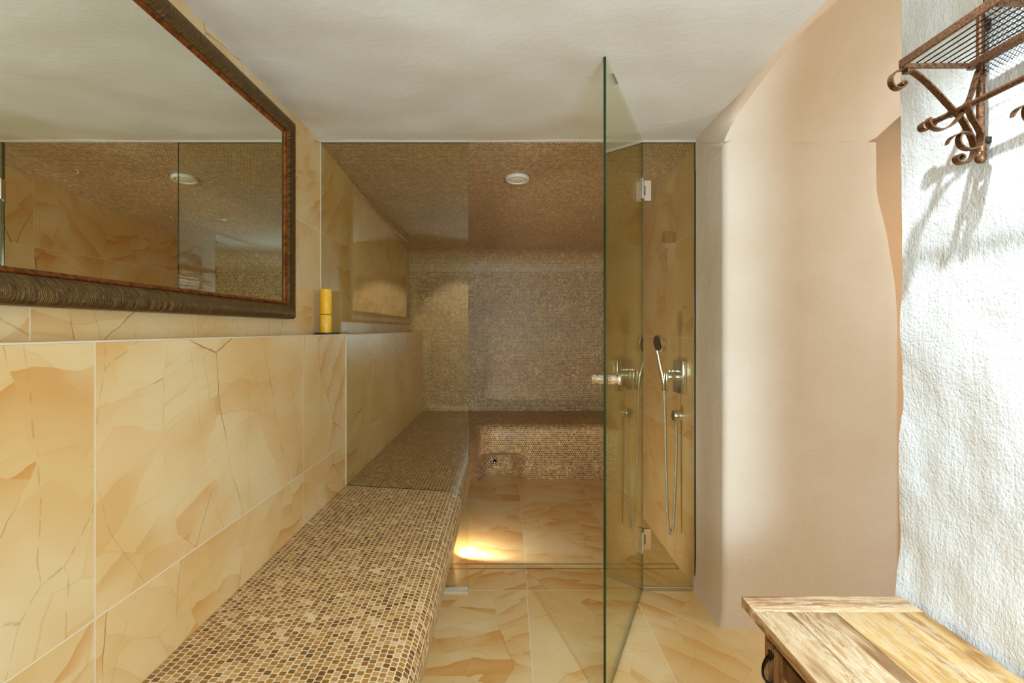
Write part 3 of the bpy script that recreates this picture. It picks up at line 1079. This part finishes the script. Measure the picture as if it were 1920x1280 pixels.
for (x, y, lab) in ((0.545, 2.62, 'small round metal ceiling spot nearer the glass, above the showers'), (0.57, 3.40, 'small round metal ceiling spot deeper in the steam room')):
    o = on_ceiling(x, y)
    s = empty('ceiling_spot', o, lab, 'ceiling light')
    mb = MB()
    mb.lathe([(0.0185, 0.0), (0.0185, 0.004), (0.0165, 0.0055), (0.013, 0.005), (0.0125, 0.002)], o, dnv, 32)
    mb.build('ring', M['alu'], s, smooth=40)
    mb = MB()
    mb.lathe([(0.0, 0.0025), (0.0125, 0.0022), (0.0125, 0.0)], o, dnv, 28)
    mb.build('lens', m_plain('frosted_lens', srgb(120, 100, 76), 0.3), s, smooth=40)
# the lit recessed lamp in the plaster ceiling (seen in the mirror)
o = Vector((DOWN[0], DOWN[1], ZC - 0.004))
dl = empty('recessed_downlight', o, 'lit round recessed lamp in the pale plaster ceiling, glinting in the mirror', 'ceiling light')
mb = MB()
mb.lathe([(0.044, -0.012), (0.044, 0.003), (0.041, 0.005), (0.034, 0.004), (0.031, -0.001), (0.030, -0.010)], o, (0, 0, -1), 36)
mb.build('ring', M['satin'], dl, smooth=40)
mb = MB()
mb.lathe([(0.0, 0.0), (0.030, 0.0), (0.030, -0.004)], o, (0, 0, -1), 36)
mb.build('lamp_face', M['lamp'], dl, smooth=40)

# ------------------------------------------------------------------ floor drain
dr = empty('floor_drain', (0.28, 2.53, 0.0), 'long tiled slot drain with two dark slots across the steam room floor', 'drain')
for y in (2.503, 2.554):
    mb = MB()
    mb.box(-0.275, 0.826, y - 0.0022, y + 0.0022, -0.004, 0.0007)
    mb.build('slot', M['dark'], dr)
mb = MB()
mb.box(0.8245, 0.8275, 2.5008, 2.5562, -0.004, 0.0007)
mb.build('slot_end', M['dark'], dr)

# ------------------------------------------------------------------ shower fittings on the right wall
mx = empty('shower_mixer', (XR, 2.475, 0.925), 'square chrome shower mixer with round lever on the right tiled wall', 'shower mixer')
mb = MB()
mb.rbox(0.815, XR - 0.0003, 2.408, 2.545, 0.848, 1.003, 0.002, 2)
mb.build('plate', M['chrome'], mx, smooth=30)
mb = MB()
mb.lathe([(0.0215, 0.0), (0.0215, 0.020), (0.0205, 0.0208), (0.0205, 0.022), (0.0215, 0.0228), (0.0215, 0.050), (0.0205, 0.052), (0.0, 0.052)], (0.8148, 2.475, 0.925), (-1, 0, 0), 36)
mb.build('knob_body', M['chrome'], mx, smooth=35)
mb = MB()
mb.rbox(0.754, 0.7626, 2.455, 2.495, 0.858, 0.948, 0.002, 2)
mb.build('lever', M['chrome'], mx, smooth=30)

hs = empty('hand_shower', (0.757, 2.50, 0.93), 'chrome hand shower with round head and long silver hose hanging at the right wall', 'hand shower')
c = at(1237, 643.5, 2.52)
axis = Vector((-0.95, -0.18, -0.13)).normalized()
mb = MB()
mb.lathe([(0.0, 0.013), (0.040, 0.012), (0.0435, 0.009), (0.0440, 0.004), (0.0435, -0.006), (0.036, -0.012), (0.0, -0.014)], c, axis, 40)
mb.build('head', M['chrome'], hs, smooth=35)
mb = MB()
mb.lathe([(0.0, 0.0142), (0.038, 0.0138), (0.039, 0.0122)], c, axis, 40)
mb.build('spray_face', m_metal('spray_grey', srgb(112, 92, 66), 0.3), hs, smooth=35)
p0, p1 = at(1231.5, 657, 2.52), at(1246, 733, 2.505)
mid = at(1238, 688, 2.515)
mb = MB()
mb.tube(smooth2([tuple(p0), tuple(at(1234, 668, 2.518)), tuple(mid), tuple(at(1243, 711, 2.51)), tuple(p1)], 5), 0.0092, 16)
mb.build('handle', M['chrome'], hs, smooth=40)
out_c = Vector((XR, 2.483, H - 0.411))
hp = [p1 + Vector((0, 0, 0.004)), at(1247.5, 790, 2.50), at(1248.5, 870, 2.50), at(1251, 950, 2.495), at(1254, 990, 2.49), at(1258.5, 999, 2.487), at(1262, 985, 2.485),
      at(1265, 930, 2.483), at(1267, 870, 2.483), at(1268, 825, 2.483), Vector((0.808, 2.483, out_c.z - 0.034))]
hp = [Vector((q.x, q.y, q.z)) for q in hp]
hp[-1].x = 0.808
t_n = NT('ribbed_hose')
_w = t_n.n('TexWave', {'Vector': t_n.obj(), 'Scale': 120.0}, bands_direction='Z')
t_n.bsdf(Base_Color=(0.50, 0.47, 0.42, 1), Metallic=1.0, Roughness=0.25, Normal=t_n.bump(_w.outputs[1], 0.5, 0.001))
mb = MB()
mb.tube(smooth2([tuple(q) for q in hp], 10), 0.0068, 12)
mb.build('hose', t_n.m, hs, smooth=60)
mb = MB()     # holder arm on the mixer plate
mb.rbox(0.776, 0.8148, 2.493, 2.507, H - 0.205, H - 0.193, 0.002, 2)
mb.lathe([(0.0122, -0.010), (0.0122, 0.010), (0.0096, 0.010), (0.0096, -0.010), (0.0122, -0.010)], at(1241.5, 703, 2.512), (p1 - mid), 24)
mb.build('shower_holder', M['chrome'], mx, smooth=30)

wo = empty('wall_outlet', out_c, 'round chrome hose outlet on the tiled wall below the mixer', 'wall outlet')
mb = MB()
mb.lathe([(0.0265, 0.0003), (0.0265, 0.038), (0.0255, 0.0405), (0.0, 0.0410)], out_c, (-1, 0, 0), 36)
mb.build('body', M['chrome'], wo, smooth=35)
mb = MB()
mb.lathe([(0.0095, 0.022), (0.0095, 0.034), (0.0085, 0.035), (0.0085, 0.043), (0.0, 0.043)], Vector((0.808, 2.483, out_c.z)), (0, 0, -1), 24)
mb.build('spigot', M['chrome'], wo, smooth=35)

# ------------------------------------------------------------------ wrought rack on the white wall
RY = 0.909
RS = F / RY
rk = empty('wall_rack', (XW, 0.67, 1.44), 'copper-brown wrought iron wall rack with wire shelf, rail and curled hooks', 'rack')
P2 = lambda px, py: ((px - CX) / RS, H - (py - CY) / RS)
RY2 = 0.43
XF, ZS = 0.690, 1.612
def fr(Y):
    return lambda a, b, c: (a, Y + c, b)
# shelf
mb = MB()
mb.rbox(XF - 0.002, XF + 0.002, RY2 - 0.006, RY + 0.004, ZS - 0.004, ZS + 0.010, 0.0006, 1)
mb.build('front_rail', M['copper'], rk)
mb = MB()
mb.rbox(0.812, 0.816, RY2 - 0.006, RY + 0.004, ZS - 0.006, ZS + 0.008, 0.0006, 1)
mb.rbox(0.806, 0.818, RY2 - 0.006, RY + 0.004, ZS - 0.0075, ZS - 0.006, 0.0004, 1)
mb.build('back_rail', M['copper'], rk)
for Y in (RY, 0.735, 0.585, RY2):
    mb = MB()
    mb.rbox(XF + 0.0023, 0.8118, Y - 0.003, Y + 0.003, ZS - 0.005, ZS + 0.003, 0.0006, 1)
    mb.build('cross_bar', M['copper'], rk)
for k in range(8):
    x = XF + 0.0125 + 0.0138 * k
    mb = MB()
    mb.tube([(x, RY2 - 0.003, ZS + 0.0042), (x, RY + 0.001, ZS + 0.0042)], 0.0012, 8)
    mb.build('shelf_wire', M['iron'], rk, smooth=60)
# wire mesh back panel
mb = MB()
MZa, MZb, MYa, MYb = ZS - 0.022, ZS + 0.125, RY2, RY - 0.012
pitch = 0.0085
def wire(a, b, r=0.0005):
    mb.tube([a, b], r, 4, False)
n = int((MYb - MYa + MZb - MZa) / pitch)
for k in range(n + 1):
    d = k * pitch
    # rising wires
    y0, z0 = MYa + d, MZa
    if y0 > MYb:
        z0 += y0 - MYb
        y0 = MYb
    y1, z1 = y0 - (MZb - z0), MZb
    if y1 < MYa:
        z1 -= MYa - y1
        y1 = MYa
    wire((0.8225, y0, z0), (0.8225, y1, z1))
    y0, z0 = MYb - d, MZa
    if y0 < MYa:
        z0 += MYa - y0
        y0 = MYa
    y1, z1 = y0 + (MZb - z0), MZb
    if y1 > MYb:
        z1 -= y1 - MYb
        y1 = MYb
    wire((0.8235, y0, z0), (0.8235, y1, z1))
mb.tube([(0.823, MYa, MZb), (0.823, MYb, MZb)], 0.002, 6)
mb.tube([(0.823, MYb, MZa), (0.823, MYb, MZb)], 0.001, 6)
mb.build('mesh_panel', M['iron'], rk)
# the two end brackets: post, two curled straps and a collar
bigS = [(1698.5, 152.5), (1694.5, 151.5), (1693, 155), (1696, 159), (1700, 158.5), (1702, 154)][::-1]
bigS = [(1697.5, 156.5), (1694.5, 156), (1694.2, 152.5), (1698, 150.8), (1701.5, 154), (1699.5, 159.5), (1694, 163), (1686.5, 163.5), (1679, 159), (1675, 151), (1676, 141), (1682.5, 133), (1693, 127.5),
        (1705, 127.5), (1718, 132.5), (1733, 143), (1748.5, 157), (1764, 172.5), (1780, 190), (1794, 205), (1805, 216), (1815, 231), (1825, 250), (1831, 266), (1832, 280), (1828, 293),
        (1820, 301.5), (1810, 304.5), (1801, 302), (1797.5, 295.5), (1800.5, 289.5), (1807, 288.5), (1811, 292), (1809, 296), (1805.5, 295)]
leafS = [(1833, 125), (1829, 134), (1822.5, 152.5), (1815, 178.5), (1809, 194), (1801, 211), (1790, 225), (1780, 235.5), (1767, 243.5), (1754, 246), (1743, 242), (1737, 236), (1734, 229.5), (1737, 224.5)]
hookS = [(1794, 203), (1797, 215), (1803, 230), (1814, 248), (1820.5, 264), (1819, 277), (1809.5, 285.5), (1796, 287.5), (1784, 283), (1778.5, 273), (1779.5, 263), (1784, 258)]
leafT = [(1757, 279), (1760, 272), (1766, 265.5), (1774, 260.5), (1784, 257.2), (1793, 257), (1802.5, 260.5)]
def conv(L):
    return [P2(*q) for q in L]
for Y in (RY, RY2):
    mb = MB()
    zt = H + 0.553
    mb.tube([(0.8285, Y, 1.455), (0.8285, Y, zt)], 0.0062, 16)
    post = mb.build('post', M['copper'], rk, smooth=50)
    mb = MB()
    mb.lathe([(0.0, -0.012), (0.005, -0.0105), (0.0082, -0.006), (0.0086, 0.0), (0.0082, 0.005), (0.0070, 0.0075), (0.0082, 0.009), (0.0082, 0.021), (0.0062, 0.022)], (0.8285, Y, 1.452), (0, 0, 1), 20)
    mb.build('finial', M['copper'], post, smooth=40)
    mb = MB()
    mb.lathe([(0.0063, 0.0), (0.0082, 0.001), (0.0082, 0.012), (0.0063, 0.013)], (0.8285, Y, ZS - 0.022), (0, 0, 1), 20)
    mb.build('collar', M['copper'], post, smooth=40)
    mb = MB()
    mb.rbox(0.8295, XW + 0.003, Y - 0.006, Y + 0.006, zt - 0.03, zt - 0.012, 0.002, 2)
    mb.build('wall_lug', M['iron'], post, smooth=40)
    mb = MB()
    mb.rbox(0.8295, XW + 0.003, Y - 0.005, Y + 0.005, 1.475, 1.487, 0.002, 2)
    mb.build('wall_lug', M['iron'], post, smooth=40)
    mb = MB()
    mb.strap(conv(bigS), 0.0125, 0.0028, fr(Y + 0.0065))
    st = mb.build('scroll_strap', M['copper'], rk, smooth=40)
    mb = MB()
    a = P2(1708, 127.5)
    mb.rbox(a[0] - 0.0055, a[0] + 0.0055, Y - 0.0015, Y + 0.0145, a[1] - 0.0055, a[1] + 0.0065, 0.0008, 1)
    mb.build('clip', M['copper'], st)
    mb = MB()
    mb.strap(conv(leafS), 0.0115, 0.0026, fr(Y - 0.0062))
    mb.build('brace_strap', M['copper'], rk, smooth=40)
# the hanging rail through both brackets, collars and end caps
RX, RZ = P2(1800, 205)
mb = MB()
mb.tube([(RX, RY2 - 0.05, RZ), (RX, 0.982, RZ)], 0.0052, 16)
rail = mb.build('rail', M['copper'], rk, smooth=50)
for Y in (RY - 0.016, RY + 0.016, RY2 - 0.016, RY2 + 0.016, 0.968):
    mb = MB()
    mb.lathe([(0.0053, -0.004), (0.0072, -0.004), (0.0072, 0.004), (0.0053, 0.004)], (RX, Y, RZ), (0, 1, 0), 20)
    mb.build('ring', M['copper'], rail, smooth=40)
for (Y, d) in ((0.982, 1), (RY2 - 0.05, -1)):
    mb = MB()
    mb.lathe([(0.0054, -0.006), (0.0088, -0.004), (0.0096, 0.004), (0.0085, 0.012), (0.005, 0.016), (0.0, 0.0165)], (RX, Y, RZ), (0, d, 0), 20)
    mb.build('end_cap', M['copper'], rail, smooth=40)
for Y in (0.889, 0.774, 0.64, 0.508):
    mb = MB()
    mb.strap(conv(hookS), 0.0115, 0.0026, fr(Y))
    hk = mb.build('hook', M['copper'], rk, smooth=40)
    mb = MB()
    mb.strap(conv(leafT), lambda t: 0.003 + 0.011 * sin(pi * min(1, 0.12 + 0.82 * t)), 0.0016, fr(Y))
    mb.build('leaf_tip', M['copper'], hk, smooth=40)

# ------------------------------------------------------------------ reclaimed wood cabinet
CX0, CX1, CY0, CY1, CZ = 0.489, 0.822, 0.30, 1.084, H - 0.555
cab = empty('wooden_cabinet', ((CX0 + CX1) / 2, (CY0 + CY1) / 2, 0), 'low reclaimed wood cabinet with worn pale top against the white wall', 'cabinet')
tk = 0.022
def board(name, mat, *b, r=0.0015, parent=None):
    mb = MB()
    mb.rbox(*b, r, 2)
    c_ = ((b[0] + b[1]) / 2, (b[2] + b[3]) / 2, (b[4] + b[5]) / 2)
    return mb.build(name, mat, parent or cab, smooth=30, origin=c_)
board('end_board', M['wood_top_x'], CX0, CX1, CY1 - 0.060, CY1, CZ - tk, CZ)
board('end_board', M['wood_top_x'], CX0, CX1, CY0, CY0 + 0.060, CZ - tk, CZ)
board('edge_board', M['wood_top'], CX0, CX0 + 0.070, CY0 + 0.0605, CY1 - 0.0605, CZ - tk, CZ)
xb = [CX0 + 0.0705, CX0 + 0.132, CX0 + 0.158, CX0 + 0.235, CX1]
for i, (a, b) in enumerate(zip(xb, xb[1:])):
    board('top_plank', M['wood_top'] if i < 2 else M['wood_gold'], a, b - 0.0006, CY0 + 0.0605, CY1 - 0.0605, CZ - tk, CZ - 0.0006 * (i % 2))
# moulding below the top
mb = MB()
mo = [(0.0, 0.0), (0.0, -0.006), (0.006, -0.010), (0.009, -0.016), (0.016, -0.020), (0.016, -0.024)]
bx0, by1, by0 = CX0 + 0.006, CY1 - 0.018, CY0 + 0.018
ring_pts = []
for d, z in mo:
    ring_pts.append([(CX1 - 0.004, by1 - d, CZ - tk + z), (bx0 + d, by1 - d, CZ - tk + z), (bx0 + d, by0 + d, CZ - tk + z), (CX1 - 0.004, by0 + d, CZ - tk + z)])
mb.grid([[ring_pts[j][i] for j in range(len(mo))] for i in range(4)])
mb.cap(ring_pts[-1])
mb.build('moulding', M['wood_body'], cab, smooth=40)
ZB = CZ - tk - 0.024
BX, BY0, BY1 = CX0 + 0.024, CY0 + 0.045, CY1 - 0.050
board('body', M['wood_body'], BX + 0.004, CX1 - 0.004, BY0, BY1, 0.03, ZB)
for yy in (BY0, BY1 - 0.035):
    for xx in (BX + 0.006, CX1 - 0.045):
        board('foot', M['wood_body'], xx, xx + 0.038, yy + 0.001, yy + 0.034, 0.0, 0.032)
board('stile', M['wood_body'], BX, BX + 0.0105, BY1 - 0.012, BY1 + 0.0006, 0.031, ZB - 0.0005)
board('stile', M['wood_body'], BX, BX + 0.0105, BY0 - 0.0006, BY0 + 0.012, 0.031, ZB - 0.0005)
ym = (BY0 + BY1) / 2
paint = m_wood('patched_panel', srgb(196, 160, 92), srgb(150, 104, 62), srgb(98, 62, 38), 0.5, 2)
for (a, b, far) in ((ym + 0.001, BY1 - 0.013, True), (BY0 + 0.013, ym - 0.001, False)):
    z0, z1 = 0.045, ZB - 0.006
    mb = MB()
    x0, x1 = BX - 0.004, BX + 0.0038
    sw = 0.045
    mb.rbox(x0, x1, a, a + sw, z0, z1, 0.0012, 1)
    mb.rbox(x0, x1, b - sw, b, z0, z1, 0.0012, 1)
    mb.rbox(x0 + 0.0004, x1, a + sw + 0.0004, b - sw - 0.0004, z1 - 0.034, z1, 0.0012, 1)
    mb.rbox(x0 + 0.0004, x1, a + sw + 0.0004, b - sw - 0.0004, z0, z0 + 0.05, 0.0012, 1)
    dj = mb.build('door', M['wood_body'], cab, smooth=30, origin=(x0, (a + b) / 2, (z0 + z1) / 2))
    board('panel', paint, x1 - 0.006, x1 - 0.001, a + sw + 0.0008, b - sw - 0.0008, z0 + 0.0505, z1 - 0.0345, parent=dj)
    # wrought pull with leaf-shaped ends
    hy = b - 0.022 if far else a + 0.022
    zc = 0.495
    mb = MB()
    fh = lambda p_, z_, c_: (x0 - 0.0002 - p_, hy + c_, z_)
    mb.strap([(0.001, zc + 0.036), (0.002, zc + 0.028), (0.010, zc + 0.021), (0.0155, zc + 0.010), (0.0165, zc - 0.004), (0.013, zc - 0.017), (0.004, zc - 0.025), (0.001, zc - 0.034)],
             lambda t: 0.006 + 0.012 * abs(cos(pi * t)) ** 3, 0.003, fh)
    mb.build('handle', M['iron'], dj, smooth=40)
